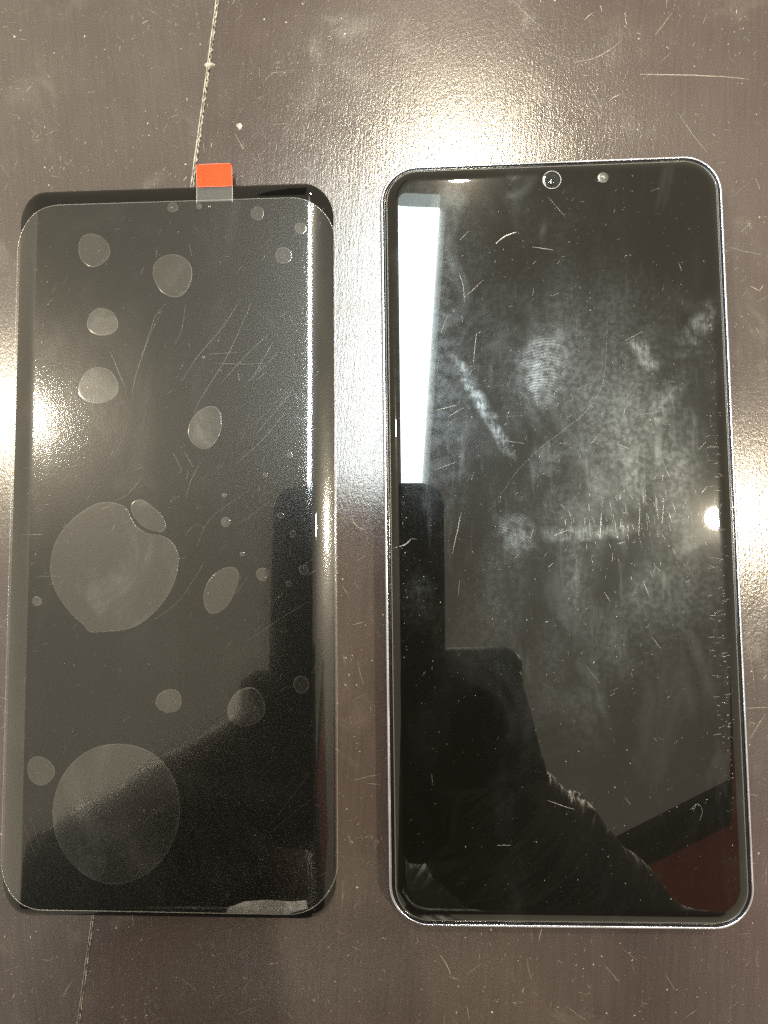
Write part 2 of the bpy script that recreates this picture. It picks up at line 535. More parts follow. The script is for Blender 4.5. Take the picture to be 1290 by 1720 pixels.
TABLE_SCRATCHES = [[(22.97, 106.5), (33.18, 105.89), (41.96, 105.05), (47.72, 104.21)], [(7.97, 110.11), (12.83, 111.05), (17.04, 113.33), (19.31, 115.42)], [(-14.8, 117.51), (-11.71, 117.66), (-9.47, 117.99)], [(-36.26, 115.88), (-34.54, 117.14), (-32.28, 116.88)], [(10.57, 104.89), (12.54, 101.89), (13.52, 98.23)], [(18.52, 96.57), (19.46, 92.22), (20.34, 90.03)], [(31.45, 96.74), (35.25, 90.13), (37.8, 86.75)], [(-72.45, 96.05), (-71.45, 94.09), (-70.3, 91.99), (-70.73, 94.36)], [(-65.27, 109.06), (-63.12, 110.9), (-59.53, 110.73)], [(-63.86, 97.9), (-61.72, 98.1), (-59.58, 98.16)], [(-117.29, 87.51), (-115.08, 86.98)], [(-49.73, -4.14), (-48.11, -6.19), (-46.35, -6.61)], [(36.74, -86.81), (39.5, -86.53)], [(41.0, -89.22), (40.26, -91.68), (40.8, -93.5)], [(-26.97, -91.87), (-25.72, -93.72), (-24.85, -95.83)], [(-25.12, -96.2), (-22.94, -97.04)], [(-21.38, -102.34), (-21.05, -105.05)], [(24.77, -104.09), (27.59, -102.22)], [(-8.33, -92.26), (-8.01, -94.74), (-7.42, -96.59)], [(8.81, -93.91), (11.23, -96.95)], [(-4.96, -86.01), (-5.67, -88.51)], [(-110.99, -101.78), (-110.07, -100.12), (-108.49, -97.94)], [(-118.19, -101.0), (-117.81, -99.72), (-117.78, -101.25)], [(-122.52, -102.33), (-121.86, -101.05)], [(-84.84, -96.99), (-82.16, -98.85), (-80.82, -100.09)], [(-115.89, -93.82), (-113.85, -93.92), (-113.19, -92.89)], [(-48.37, -81.4), (-48.06, -76.31)], [(-46.48, -90.21), (-43.87, -91.19)], [(-50.38, -86.48), (-47.77, -87.71)], [(45.75, 55.31), (47.68, 54.14), (48.67, 55.5)], [(44.33, 67.88), (46.42, 69.91)], [(41.52, 64.48), (44.8, 63.4), (48.73, 62.43)], [(45.79, 70.63), (46.62, 68.5)], [(41.03, -19.75), (42.15, -28.83), (42.62, -35.27)], [(40.15, -39.11), (45.25, -38.87)], [(42.71, 76.36), (46.87, 79.73)], [(48.24, 80.38), (49.04, 77.53)], [(41.13, -45.49), (44.54, -40.4)], [(-45.57, 3.94), (-44.23, 1.88), (-42.2, 1.17)], [(-47.75, -11.58), (-46.42, -13.61)], [(-45.81, -20.3), (-42.84, -19.66)], [(-44.54, -28.28), (-43.25, -33.57)], [(-45.97, -37.5), (-43.01, -35.54)], [(-50.07, -47.32), (-48.74, -48.23)], [(-45.47, -54.47), (-39.48, -53.17)], [(-42.43, -55.24), (-39.51, -55.5)], [(-46.91, -66.08), (-46.27, -68.64)], [(-35.23, 118.8), (-28.95, 112.57), (-25.53, 106.52)], [(-6.19, 126.27), (-0.76, 120.07)], [(-51.65, 113.64), (-48.87, 104.62)], [(26.73, 115.79), (31.06, 121.43)]]
FILM_SCRATCHES = [[(-1.09, 54.8), (-3.58, 52.04), (-5.86, 45.06), (-7.87, 38.8), (-8.91, 33.94)], [(-2.46, 52.71), (-5.18, 46.44), (-7.08, 42.28)], [(3.4, 54.68), (2.49, 48.37), (0.71, 44.91)], [(16.36, 55.48), (11.54, 48.16), (6.73, 42.68), (2.62, 36.5)], [(18.73, 54.58), (15.71, 47.36), (12.29, 40.47), (7.51, 32.93), (5.47, 28.82)], [(22.9, 46.92), (18.5, 43.12), (11.64, 35.62)], [(24.01, 45.5), (19.9, 38.23), (17.43, 35.51)], [(28.15, 34.61), (21.31, 27.85), (16.53, 23.82)], [(28.42, 33.91), (23.37, 27.82), (19.96, 23.76)], [(28.83, 33.21), (31.56, 29.73)], [(26.78, 29.13), (21.33, 22.37), (15.2, 17.0)], [(8.81, 42.63), (15.74, 42.9)], [(10.22, 40.51), (16.44, 40.1), (21.96, 40.26)], [(3.91, 45.54), (4.63, 44.12)], [(15.76, 38.31), (16.05, 36.23)], [(-6.11, 14.57), (-9.51, 10.51), (-13.63, 8.51)], [(7.64, 18.48), (4.94, 13.05), (3.89, 8.98)], [(0.73, 19.95), (2.85, 15.81), (2.17, 15.14)], [(3.49, 19.91), (5.6, 16.46)], [(18.53, 36.18), (25.39, 42.97)], [(6.46, -1.86), (9.82, 4.85), (19.33, 11.51)], [(3.7, 0.86), (6.41, 3.53), (8.47, 2.16)], [(8.53, -4.84), (2.5, -13.89), (-2.9, -17.87)], [(18.06, -8.66), (15.38, -12.64)], [(4.09, 68.85), (4.68, 65.98)], [(19.91, 36.15), (22.38, 38.18)], [(-34.37, 1.5), (-29.2, 1.45)], [(-30.64, -8.04), (-24.39, -8.09)], [(-33.44, 75.01), (-31.28, 74.94)], [(-33.16, 63.76), (-31.72, 63.72)], [(-24.55, 62.52), (-25.91, 59.7)], [(-10.47, -55.29), (-5.13, -52.02)], [(21.64, -65.93), (29.53, -59.5), (34.79, -55.64)], [(-6.3, -63.63), (0.33, -58.44), (4.33, -57.12)], [(22.95, -63.37), (32.16, -51.82)], [(-19.65, -68.89), (-12.99, -64.97)], [(-32.55, -61.92), (-29.08, -70.27)], [(-30.66, -61.26), (-28.04, -68.33)], [(-14.27, 43.84), (-10.61, 35.37)], [(-23.99, 37.03), (-23.14, 30.03)], [(-17.8, 29.93), (-17.48, 27.84)], [(17.46, -23.24), (25.5, -17.99), (32.2, -14.06)], [(15.96, 3.43), (20.03, 6.09), (25.45, 10.07)]]
GLASS_SCRATCHES = [[(-12.22, 63.63), (-10.22, 65.18), (-7.72, 66.04)], [(11.46, 46.04), (10.92, 37.49), (9.69, 30.97), (6.35, 25.83), (1.78, 22.03), (-4.08, 17.61), (-8.65, 13.17), (-11.95, 8.71), (-15.24, 4.26)], [(-35.87, -3.27), (-34.32, -2.91), (-33.03, -2.41), (-31.99, -1.4)], [(-20.47, 57.02), (-19.61, 54.3), (-19.42, 50.54)], [(-20.19, 64.58), (-18.05, 66.67)], [(-24.9, 73.46), (-24.84, 69.09), (-24.64, 65.54)], [(-19.06, 36.02), (-17.11, 36.37)], [(15.12, 41.05), (19.0, 43.05)], [(-18.44, 34.95), (-16.85, 36.36)], [(23.83, 53.21), (23.39, 51.64)], [(-23.42, 25.19), (-20.15, 27.09)], [(-26.37, 26.57), (-21.43, 27.78)], [(-24.5, 22.6), (-21.22, 25.15)], [(-25.84, 34.48), (-25.12, 38.43)], [(-11.05, 19.7), (-7.23, 18.97)], [(-26.6, 13.51), (-21.67, 15.36)], [(12.44, 18.57), (15.55, 17.22)], [(-23.08, -4.6), (-20.99, 4.35)], [(-21.98, -13.53), (-21.66, -10.35)], [(-31.98, -1.27), (-30.7, -1.42)], [(30.25, -5.94), (32.7, -6.34), (34.77, -7.0)], [(27.91, -2.76), (28.69, -4.66)], [(19.65, -7.69), (20.84, -8.96)], [(8.87, -13.22), (10.06, -15.12)], [(18.18, -13.95), (17.05, -10.8)], [(25.04, -58.15), (26.54, -56.94), (27.45, -58.38), (26.77, -60.3)], [(11.76, -55.77), (12.93, -57.22)], [(-4.21, -56.41), (1.27, -58.22)], [(-14.94, -65.54), (-12.1, -65.53)], [(-28.34, -50.95), (-28.13, -53.41)], [(-9.03, 76.96), (-5.65, 80.93)], [(-0.61, 73.92), (3.16, 69.04)], [(-4.17, 62.54), (0.35, 61.72)], [(27.21, 58.15), (27.77, 56.14)], [(-19.4, 51.61), (-15.14, 55.5)], [(-24.77, 43.75), (-23.13, 47.7)], [(-16.96, 43.53), (-17.75, 36.92)], [(15.8, 24.32), (22.15, 25.47)], [(4.64, -28.8), (7.62, -32.53)], [(18.47, -22.69), (20.23, -25.18)], [(6.25, 2.64), (6.34, -2.45)], [(8.81, 3.88), (8.37, -1.85)], [(17.0, 5.02), (16.52, -1.33)], [(18.2, 3.73), (18.44, -0.09)], [(20.22, 7.51), (20.75, 1.78)], [(22.02, 5.57), (21.47, 1.13)], [(13.15, 2.53), (13.27, -1.28)], [(2.47, 2.7), (2.09, -1.76)], [(-1.42, -1.07), (1.77, 0.16)]]


rnd = random.Random(21)
def in_view(rnd):
    return rnd.uniform(-138, 62), rnd.uniform(-112, 140)
bright, dim = [], []
for k, poly in enumerate(TABLE_SCRATCHES):
    (bright if k in (0, 1, 7, 14, 20, 23, 29, 30, 38) else dim).append((densify(poly, 1.2, rnd, 0.05), rnd.uniform(0.05, 0.13), 0.015))
for i in range(300):
    x, y = in_view(rnd)
    bright.append((random_stroke(rnd, x, y, min(0.15 + rnd.expovariate(1.8), 2.6), rnd.uniform(0, 6.28), rnd.uniform(-0.5, 0.5)), rnd.uniform(0.04, 0.13), 0.015))
for i in range(2300):
    x, y = in_view(rnd)
    L = min(0.2 + rnd.expovariate(0.9), 7.0)
    dim.append((random_stroke(rnd, x, y, L, rnd.gauss(1.3, 0.9), rnd.uniform(-0.25, 0.25), 7), rnd.uniform(0.03, 0.08), 0.010))
# clustered scuffs
for c in range(110):
    x0, y0 = in_view(rnd)
    a0 = rnd.uniform(0, 6.28)
    for i in range(rnd.randint(4, 14)):
        dim.append((random_stroke(rnd, x0+rnd.gauss(0, 1.6), y0+rnd.gauss(0, 1.6), rnd.uniform(0.2, 1.4), a0+rnd.gauss(0, 0.5), rnd.uniform(-0.5, 0.5)), rnd.uniform(0.03, 0.13), 0.010))
stuff(link("scratch_marks", strokes_mesh(bright, 0.012), MAT_SCRATCH, table))
stuff(link("faint_scratch_marks", strokes_mesh(dim, 0.009), MAT_SCRATCH_DIM, table))
fl = []
for i in range(4600):
    x, y = in_view(rnd)
    fl.append((x, y, min(0.025 + rnd.expovariate(21), 0.30)))
stuff(link("dust_flecks", flecks_mesh(fl, 0.008), MAT_FLECK, table))
for (bx, by, s) in ((-113.5, 81.5, 0.6), (-115.0, 80.9, 0.25), (-71.5, 98.0, 0.75), (-127.0, 123.0, 0.35)):
    pts = [(bx + s*rnd.uniform(0.5, 1.3)*math.cos(a*0.785), by + 1.25*s*rnd.uniform(0.4, 1.2)*math.sin(a*0.785)) for a in range(8)]
    link("paint_fleck", blob_mesh(pts, 0.014, 0.07), MAT_FLECK, table)

# ------------------------------------------------------------------ smartphone (right)
PW, PH, PR = 75.7, 165.5, 8.6
phone = thing("smartphone", "complete smartphone with polished silver frame and smudged scratched black display", "smartphone", (0, 0, 0.0))
fr = rr_rings(PW, PH, PR, [(1.6, 0.35), (0.9, 0.05), (0.45, 0.3), (0.12, 1.2), (0, 2.6), (0, 5.2), (0.03, 6.1), (0.10, 6.6), (0.24, 6.95), (0.40, 7.12), (0.58, 7.18), (0.70, 7.17), (0.77, 7.06), (0.79, 6.3)])
frame = link("frame", mesh(*loft(fr)), MAT_METAL, phone)
bk = rr_rings(PW, PH, PR, [(0.84, 0.9), (0.92, 0.2), (1.6, 0.02), (4, 0.0)])
v, f = loft(bk, cap_last=True)
link("back_cover", mesh(v, [tuple(reversed(q)) for q in f]), MAT_BACK, phone)
gk = rr_rings(PW, PH, PR, [(0.79, 6.2), (0.82, 6.86), (0.95, 6.96), (1.25, 6.94), (1.42, 6.85), (1.46, 6.2)])
link("gasket", mesh(*loft(gk)), MAT_BLACK_PLASTIC, phone)
gl = rr_rings(PW, PH, PR, [(1.52, 6.3), (1.50, 7.10), (1.55, 7.22), (1.66, 7.30), (1.9, 7.42), (2.3, 7.62), (2.7, 7.77), (3.1, 7.88), (3.3, 7.92), (3.5, 7.95), (3.75, 7.975), (4.0, 7.99), (4.3, 7.998), (4.6, 8.0), (5.2, 8.0), (6.0, 8.0)])
glass = sharpen(link("display_glass", mesh(*loft(gl, cap_last=True)), MAT_GLASS, phone), 50)
MAT_CHAMFER, _nt, _p = principled("ground_glass_edge", (0.09, 0.09, 0.085), 0.3)
ch = rr_rings(PW, PH, PR, [(1.49, 7.02), (1.485, 7.20), (1.56, 7.30), (1.66, 7.325), (1.70, 7.315)])
link("glass_chamfer", mesh(*loft(ch)), MAT_CHAMFER, phone)

def disc(cx, cy, prof, n=40):
    rings = [[(cx + r*math.cos(2*math.pi*i/n), cy + r*math.sin(2*math.pi*i/n), z) for i in range(n)] for r, z in prof]
    return loft(rings, cap_last=True)
def ring_mesh(cx, cy, r0, r1, z0, h, n=48):
    prof = [(r1, z0), (r1-0.02, z0+h), (r0+0.02, z0+h), (r0, z0)]
    rings = [[(cx + r*math.cos(2*math.pi*i/n), cy + r*math.sin(2*math.pi*i/n), z) for i in range(n)] for r, z in prof]
    return loft(rings)
CX, CY = 0.41, 77.69
fc = link("front_camera", mesh(*disc(CX, CY, [(1.98, 8.004), (1.9, 8.02), (1.3, 8.012), (1.0, 8.01)])), MAT_LENS, phone)
link("camera_ring", mesh(*ring_mesh(CX, CY, 1.90, 2.10, 8.004, 0.035)), MAT_RING, fc)
link("camera_lens", mesh(*disc(CX, CY-0.25, [(1.15, 8.01), (1.05, 8.12), (0.85, 8.22), (0.55, 8.30), (0.2, 8.335)])), MAT_LENS, fc)
SX, SY = 11.6, 77.8
ps = link("proximity_sensor", mesh(*disc(SX, SY, [(1.18, 8.004), (1.12, 8.02), (0.6, 8.022)])), MAT_SENSOR, phone)
link("sensor_glint", blob_mesh([(SX-.42, SY+.35), (SX-.5, SY+.02), (SX-.15, SY-.12), (SX+.05, SY-.38), (SX+.42, SY-.2), (SX+.35, SY+.1), (SX-.05, SY+.22)], 8.022, 8.12), MAT_GLINT, ps)  # pale bead stands in for the glint on the sensor

rnd = random.Random(77)
gs = []
def glass_z(x, y):
    d = min(PW/2 - abs(x), PH/2 - abs(y))
    prof = [(1.5, 7.2), (1.66, 7.30), (1.9, 7.42), (2.3, 7.62), (2.7, 7.77), (3.1, 7.88), (3.5, 7.95), (4.0, 7.99), (4.6, 8.0)]
    if d >= 4.6:
        return 8.004
    for (a, za), (b, zb) in zip(prof, prof[1:]):
        if d < b:
            return za + (zb-za)*max(d-a, 0)/(b-a) + 0.006
    return 8.004
def onglass(x, y, m=2.4):
    return abs(x) < PW/2 - m and abs(y) < PH/2 - m and not (abs(x) > PW/2-8 and abs(y) > PH/2-8)
for k, poly in enumerate(GLASS_SCRATCHES):
    gs.append((densify(poly, 0.9, rnd, 0.03), 0.18 if k in (0, 2) else 0.028 if k == 1 else rnd.uniform(0.03, 0.08), 0.012))
faint = []
for i in range(520):
    x, y = rnd.gauss(0, 20), rnd.gauss(14, 34)
    if not onglass(x, y, 4): continue
    (gs if rnd.random() < 0.32 else faint).append((random_stroke(rnd, x, y, min(0.12 + rnd.expovariate(2.0), 2.2), rnd.gauss(0.9, 0.6), rnd.uniform(-0.4, 0.4)), rnd.uniform(0.02, 0.055), 0.006))
for i in range(90):      # short nicks along the right side of the glass
    y = rnd.uniform(-45, 25); x = PW/2 - rnd.uniform(2.6, 6.5)
    (gs if rnd.random() < 0.35 else faint).append((random_stroke(rnd, x, y, rnd.uniform(0.3, 1.5), rnd.gauss(0, 0.25)+math.pi, 0.1), rnd.uniform(0.02, 0.06), 0.006))
for i in range(110):      # upright swarm in the middle right
    x, y = rnd.gauss(15, 8), rnd.gauss(2, 5)
    if not onglass(x, y, 4): continue
    (gs if rnd.random() < 0.35 else faint).append((random_stroke(rnd, x, y, rnd.uniform(0.4, 2.2), math.pi/2 - 0.02*(x-30)*0.6 + rnd.gauss(0, 0.2), 0.1), rnd.uniform(0.025, 0.07), 0.006))
stuff(link("glass_scratches", strokes_mesh(gs, glass_z), MAT_GLASS_SCRATCH, phone))
stuff(link("faint_glass_scratches", strokes_mesh(faint, glass_z), MAT_GLASS_FAINT, phone))
gd = []
for i in range(650):
    x, y = rnd.uniform(-34, 34), rnd.uniform(-78, 78)
    gd.append((x, y, min(0.025 + rnd.expovariate(38), 0.14)))
for i in range(160):      # lint packed along the display border
    y = rnd.uniform(-70, 45)
    gd.append((PW/2 - rnd.gauss(4.4, 0.35), y, min(0.03 + rnd.expovariate(30), 0.14)))
for i in range(90):
    y = rnd.uniform(-30, 70)
    gd.append((-PW/2 + rnd.gauss(4.4, 0.3), y, min(0.03 + rnd.expovariate(34), 0.12)))
stuff(link("glass_dust", flecks_mesh([q for q in gd if onglass(q[0], q[1], 3.9)], 8.003), MAT_GLASS_DUST, phone))

# ------------------------------------------------------------------ spare screen (left)
SW, SH, SR = 75.2, 165.8, 7.3
SCREEN_LOC = (-87.0, -0.53, 0.0)
screen = thing("replacement_screen", "frameless black replacement screen under clear film with air bubbles and a red pull tab", "screen", SCREEN_LOC, math.radians(-0.269))
ZT = 2.40
def drop(x, amount=2.0, start=32.2, width=5.4):
    d = max(abs(x) - start, 0.0)/width
    return -amount * min(d, 1.05)**1.5
def drop_y(y):
    d = max(abs(y) - 80.4, 0.0)/2.5
    return -0.5*d*d
prof = [(1.2, ZT-0.40), (0.12, ZT-0.42), (0.0, ZT-0.30), (0.04, ZT-0.12), (0.20, ZT-0.02), (0.5, ZT)] + [(a, ZT) for a in (0.9, 1.4, 2, 2.6, 3.2, 3.8, 4.4, 5.0, 5.6, 6.4, 7.5)]
pr = rr_rings(SW, SH, SR, prof, zf=lambda x, y: drop(x) + drop_y(y))
link("glass_panel", mesh(*loft(pr, cap_first=True, cap_last=True)), MAT_PANEL, screen)
bkp = rr_rings(SW, SH, SR, [(6.2, ZT-0.42), (6.2, 0.25), (6.8, 0.02)])
v, f = loft(bkp, cap_last=True)
link("panel_backing", mesh(v, [tuple(reversed(q)) for q in f]), MAT_BLACK_PLASTIC, screen)

# film: follows the glass, springs away from it along both curved sides
FX, FY, FW, FH, FR = 0.25, -1.2, 75.9, 161.0, 10.6
ZF = ZT + 0.05
def film_drop(x):
    return drop(x, 1.25, 32.2, 5.6)
def film_z(x, y):
    z = film_drop(x)
    if y < -78.0:                 # bottom edge lifts a little towards the right
        t = min(max((x + 12)/30.0, 0), 1)
        z += 0.35*t*((-78.0 - y)/4.0)**2
    return z
fprof = [(0.0, ZF-0.04), (0.0, ZF), (0.25, ZF), (0.6, ZF), (1.0, ZF), (1.5, ZF), (2.0, ZF), (2.6, ZF), (3.2, ZF), (3.8, ZF), (4.4, ZF), (5.0, ZF), (5.6, ZF), (6.6, ZF), (8.5, ZF)]
film = link("protective_film", mesh(*loft(rr_rings(FW, FH, FR, fprof, FX, FY, film_z), cap_last=True)), MAT_FILM, screen)
rim = rr_rings(FW, FH, FR, [(-0.02, ZF-0.04), (-0.03, ZF+0.035), (0.10, ZF+0.04), (0.12, ZF+0.02)], FX, FY, film_z)
link("film_edge", mesh(*loft(rim)), MAT_RIMLINE, film)

def side_strip(sgn):
    v, f = [], []
    xs = [32.35, 32.5, 33.2, 34.0, 34.8, 35.6, 36.4, 37.0]
    ys = [i/60.0 for i in range(61)]
    def reach(x, sy):
        u = max(abs(x - FX) - (FW/2 - FR), 0.0)
        return FY + sy*(FH/2 - FR + math.sqrt(max(FR*FR - u*u, 0.0)) - 0.25)
    for tt in ys:
        for k, xx in enumerate(xs):
            x = sgn*xx
            yy = reach(x, -1)*(1-tt) + reach(x, 1)*tt
            z = ZF + film_drop(x) - 0.02 - (0.02 if k else 0)
            v.append((x, yy, z))
    nx = len(xs)
    for j in range(len(ys)-1):
        for i in range(nx-1):
            a = j*nx+i
            q = (a, a+1, a+nx+1, a+nx)
            f.append(q if sgn > 0 else tuple(reversed(q)))
    return mesh(v, f)
for s, m_ in ((-1, MAT_STRIP),):
    link("lifted_strip", side_strip(s), m_, film)

# pull tab
def plate(x0, x1, y0, y1, zfun, th, r, n=6, ny=8):
    v, f = [], []
    ys = [y0 + (y1-y0)*i/ny for i in range(ny+1)]
    prof_ = []
    for y in ys:
        ins = 0.0
        if r > 0 and y > y1 - r:
            ins = r - math.sqrt(max(r*r - (y-(y1-r))**2, 0))
        prof_.append((x0+ins, x1-ins, y))
    for xa, xb, y in prof_:
        z = zfun(y)
        v += [(xa, y, z), (xb, y, z), (xb, y, z+th), (xa, y, z+th)]
    m = len(prof_)
    for k in range(m-1):
        a = 4*k; b = a+4
        for i in range(4):
            j = (i+1) % 4
            f.append((a+i, b+i, b+j, a+j))
    f.append((0, 1, 2, 3)); f.append((4*m-4, 4*m-1, 4*m-2, 4*m-3))
    return mesh(v, [tuple(reversed(q)) for q in f])
def tab_z(y):
    return ZF + 0.02 + 0.012*max(y-79, 0) + 0.022*max(y-82.0, 0)**2
tab = link("pull_tab", plate(5.75, 14.15, 78.9, 82.5, tab_z, 0.05, 0), MAT_TAB, film, smooth=False)
tip = link("tab_tip", plate(5.80, 14.20, 82.35, 87.5, lambda y: tab_z(y)+0.06, 0.16, 0.7, ny=24), MAT_RED, film, smooth=False)
def edge_bar(x0, y0, x1, y1, w, zf, h):
    dx, dy = x1-x0, y1-y0
    l = math.hypot(dx, dy); nx, ny = -dy/l*w/2, dx/l*w/2
    v = []
    for (x, y) in ((x0, y0), (x1, y1)):
        z = zf(y)
        v += [(x-nx, y-ny, z), (x+nx, y+ny, z), (x+nx, y+ny, z+h), (x-nx, y-ny, z+h)]
    return v, [(0, 1, 5, 4), (1, 2, 6, 5), (2, 3, 7, 6), (3, 0, 4, 7), (0, 3, 2, 1), (4, 5, 6, 7)]
for (a, b, c, d) in ((5.72, 78.6, 5.72, 82.4), (14.18, 78.6, 14.18, 82.4)):
    link("tab_edge", mesh(*edge_bar(a, b, c, d, 0.13, lambda y: tab_z(y), 0.09)), MAT_RIMLINE, film, smooth=False)
for (a, b, c, d) in ((5.9, 82.42, 14.1, 82.42), (5.84, 82.4, 5.84, 86.85), (14.16, 82.4, 14.16, 86.85), (6.5, 87.45, 13.5, 87.45)):
    link("tip_edge", mesh(*edge_bar(a, b, c, d, 0.10, lambda y: tab_z(y)+0.06, 0.175)), MAT_RED_EDGE, film, smooth=False)

# creased flap along the film bottom, its reflected light painted in as white haze
def crease(pts_top, pts_bot):
    n = len(pts_top)
    v = [(x, y, ZF+0.05+film_z(x, y)+0.25) for x, y in pts_top] + [(x, y, ZF+0.04+film_z(x, y)) for x, y in pts_bot]
    return mesh(v, [(i, n+i, n+i+1, i+1) for i in range(n-1)])
link("film_crease", crease([(14.5, -80.2), (18, -79.0), (23, -78.6), (28, -78.9), (31.5, -78.6)], [(13.8, -81.5), (18, -81.55), (23, -81.55), (27.5, -81.5), (31.8, -80.4)]), MAT_CREASE, film)

# air bubbles trapped under the film
def bubble_mesh(outline, h):
    n = len(outline)
    cx = sum(p[0] for p in outline)/n; cy = sum(p[1] for p in outline)/n
    v, f = [], []
    for s, hz in ((1.0, 0.0), (0.97, 0.45), (0.9, 0.75), (0.75, 0.93), (0.5, 1.0)):
        v += [(cx+(x-cx)*s, cy+(y-cy)*s, ZF + 0.004 + h*hz) for x, y in outline]
    for k in range(4):
        for i in range(n):
            j = (i+1) % n
            f.append((k*n+i, k*n+j, (k+1)*n+j, (k+1)*n+i))
    f.append(tuple(range(4*n, 5*n)))
    me = mesh(v, f)
    return me
def bubble(outline, h):
    n = len(outline)
    cx = sum(p[0] for p in outline)/n; cy = sum(p[1] for p in outline)/n
    rad = sum(math.hypot(p[0]-cx, p[1]-cy) for p in outline)/n
    o = link("air_bubble", bubble_mesh(outline, h), MAT_GAP, film)
    k = 1 - min(0.16, 0.22*rad)/rad
    rings = [[(x, y, ZF+0.001) for x, y in outline], [(cx+(x-cx)*(1+k)/2, cy+(y-cy)*(1+k)/2, ZF+0.012) for x, y in outline], [(cx+(x-cx)*k, cy+(y-cy)*k, ZF+h+0.003) for x, y in outline]]
    v, f = loft(rings)
    me = o.data
    # thin bright rim where the film leaves the glass, welded into the same bubble
    bm = bmesh.new(); bm.from_mesh(me)
    vs = [bm.verts.new(Vector(q)*MM) for q in v]
    for q in f:
        face = bm.faces.new([vs[i] for i in q]); face.material_index = 1; face.smooth = True
    bm.to_mesh(me); bm.free()
    me.materials.append(MAT_BUBBLE_RIM)
    return o
BUBBLES = [(-18.68, 68.08, 3.74, 4.01, 0), (0.24, 61.56, 4.41, 5.35, 0), (-16.23, 50.79, 3.47, 3.47, 0), (-16.93, 35.77, 4.41, 4.54, 0), (8.27, 25.6, 3.88, 4.81, -10), (20.03, 75.79, 1.6, 1.6, 0), (30.21, 71.91, 1.34, 1.34, 0), (26.19, 65.51, 1.87, 2.0, 0), (0.04, 77.85, 1.2, 1.2, 0), (6.25, 77.94, 0.67, 0.67, 0), (13.1, 3.87, 1.07, 1.07, 0), (12.65, 9.96, 0.53, 0.53, 0), (25.6, 5.22, 0.67, 0.67, 0), (21.57, -8.01, 1.47, 1.47, 0), (30.86, -7.02, 1.07, 1.07, 0), (27.75, 19.0, 0.6, 0.67, 0), (22.18, 14.45, 0.53, 0.53, 0), (-30.22, -13.72, 1.07, 1.07, 0), (0.59, -36.11, 2.81, 2.81, 0), (-28.45, -51.49, 3.07, 3.21, 0), (-11.05, -60.46, 14.7, 14.97, 0), (18.07, -37.39, 4.01, 4.41, 0), (30.32, -32.44, 1.74, 1.87, 0), (16.95, -3.43, 0.53, 0.53, 0), (27.51, -10.05, 0.67, 0.67, 0), (28.44, 1.02, 0.67, 0.8, 0), (12.12, -11.42, 3.21, 5.88, -24), (7.71, 41.96, 0.33, 0.33, 0), (8.79, 77.86, 0.33, 0.33, 0)]
rnd = random.Random(8)
def smooth_outline(pts, sub=4):
    out = []
    n = len(pts)
    for i in range(n):
        p0, p1, p2, p3 = pts[i-1], pts[i], pts[(i+1) % n], pts[(i+2) % n]
        for k in range(sub):
            t = k/sub
            out.append(tuple(0.5*((2*p1[c]) + (-p0[c]+p2[c])*t + (2*p0[c]-5*p1[c]+4*p2[c]-p3[c])*t*t + (-p0[c]+3*p1[c]-3*p2[c]+p3[c])*t**3) for c in (0, 1)))
    return out
for (x, y, a, b, rdeg) in BUBBLES:
    n = 16; rt = math.radians(rdeg)
    ph = rnd.uniform(0, 6.28); ph2 = rnd.uniform(0, 6.28)
    am = 0.065 if a > 2 else 0.04
    if a > 10: am = 0.02
    pts = []
    for i in range(n):
        t = 2*math.pi*i/n
        k = 1 + am*math.cos(2*t+ph) + am*0.6*math.cos(3*t+ph2) + am*0.25*math.cos(5*t+ph+ph2)
        px, py = a*k*math.cos(t), b*k*math.sin(t)
        pts.append((x + px*math.cos(rt) - py*math.sin(rt), y + px*math.sin(rt) + py*math.cos(rt)))
    bubble(smooth_outline(pts, 3), min(0.004 + 0.003*a, 0.012))
BIG = [(-15.44, 8.67), (-12.25, 8.5), (-9.9, 7.3), (-8.7, 5.0), (-7.2, 2.9), (-4.6, 1.5), (-1.51, 0.9), (0.7, -0.46), (2.1, -2.63), (2.4, -5.19), (1.63, -9.21), (-0.24, -12.94), (-3.19, -16.53), (-6.3, -18.92), (-9.7, -20.24), (-13.8, -20.62), (-17.64, -20.74), (-19.32, -19.13), (-22.12, -16.71), (-24.97, -13.07), (-26.71, -9.69), (-27.34, -6.31), (-27.01, -2.92), (-25.7, 0.74), (-22.86, 4.39), (-19.85, 6.81), (-17.37, 8.15)]
SMALL = [(-8.51, 8.45), (-7.0, 9.25), (-5.33, 8.69), (-2.97, 6.89), (-1.15, 4.7), (-0.71, 2.8), (-1.66, 1.75), (-3.45, 2.05), (-5.94, 3.05), (-7.8, 4.9), (-8.7, 6.9)]
bubble(smooth_outline(BIG), 0.02)
bubble(smooth_outline(SMALL), 0.012)

fs = []
fzf = lambda x, y: ZF + 0.10 + film_drop(x)
for poly in FILM_SCRATCHES:
    fs.append((densify(poly, 1.0, rnd, 0.04), rnd.uniform(0.035, 0.09), 0.003))
for i in range(220):
    x, y = rnd.uniform(-35, 35), rnd.uniform(-78, 76)
    fs.append((random_stroke(rnd, x, y, rnd.uniform(0.3, 2.5), rnd.gauss(0.9, 0.5), rnd.uniform(-0.4, 0.4)), rnd.uniform(0.03, 0.08), 0.003))
stuff(link("film_scratches", strokes_mesh(fs, fzf), MAT_FILM_SCRATCH, screen))
fd = []
for i in range(170):
    fd.append((rnd.uniform(-31, 31), rnd.uniform(-78, 76), min(0.03 + rnd.expovariate(30), 0.17)))
for (bx, by, ba, bb, br) in BUBBLES:
    for i in range(3 if ba > 1 else 1):
        fd.append((bx + rnd.gauss(0, ba*0.3), by + rnd.gauss(0, bb*0.3), min(0.03 + rnd.expovariate(28), 0.16)))
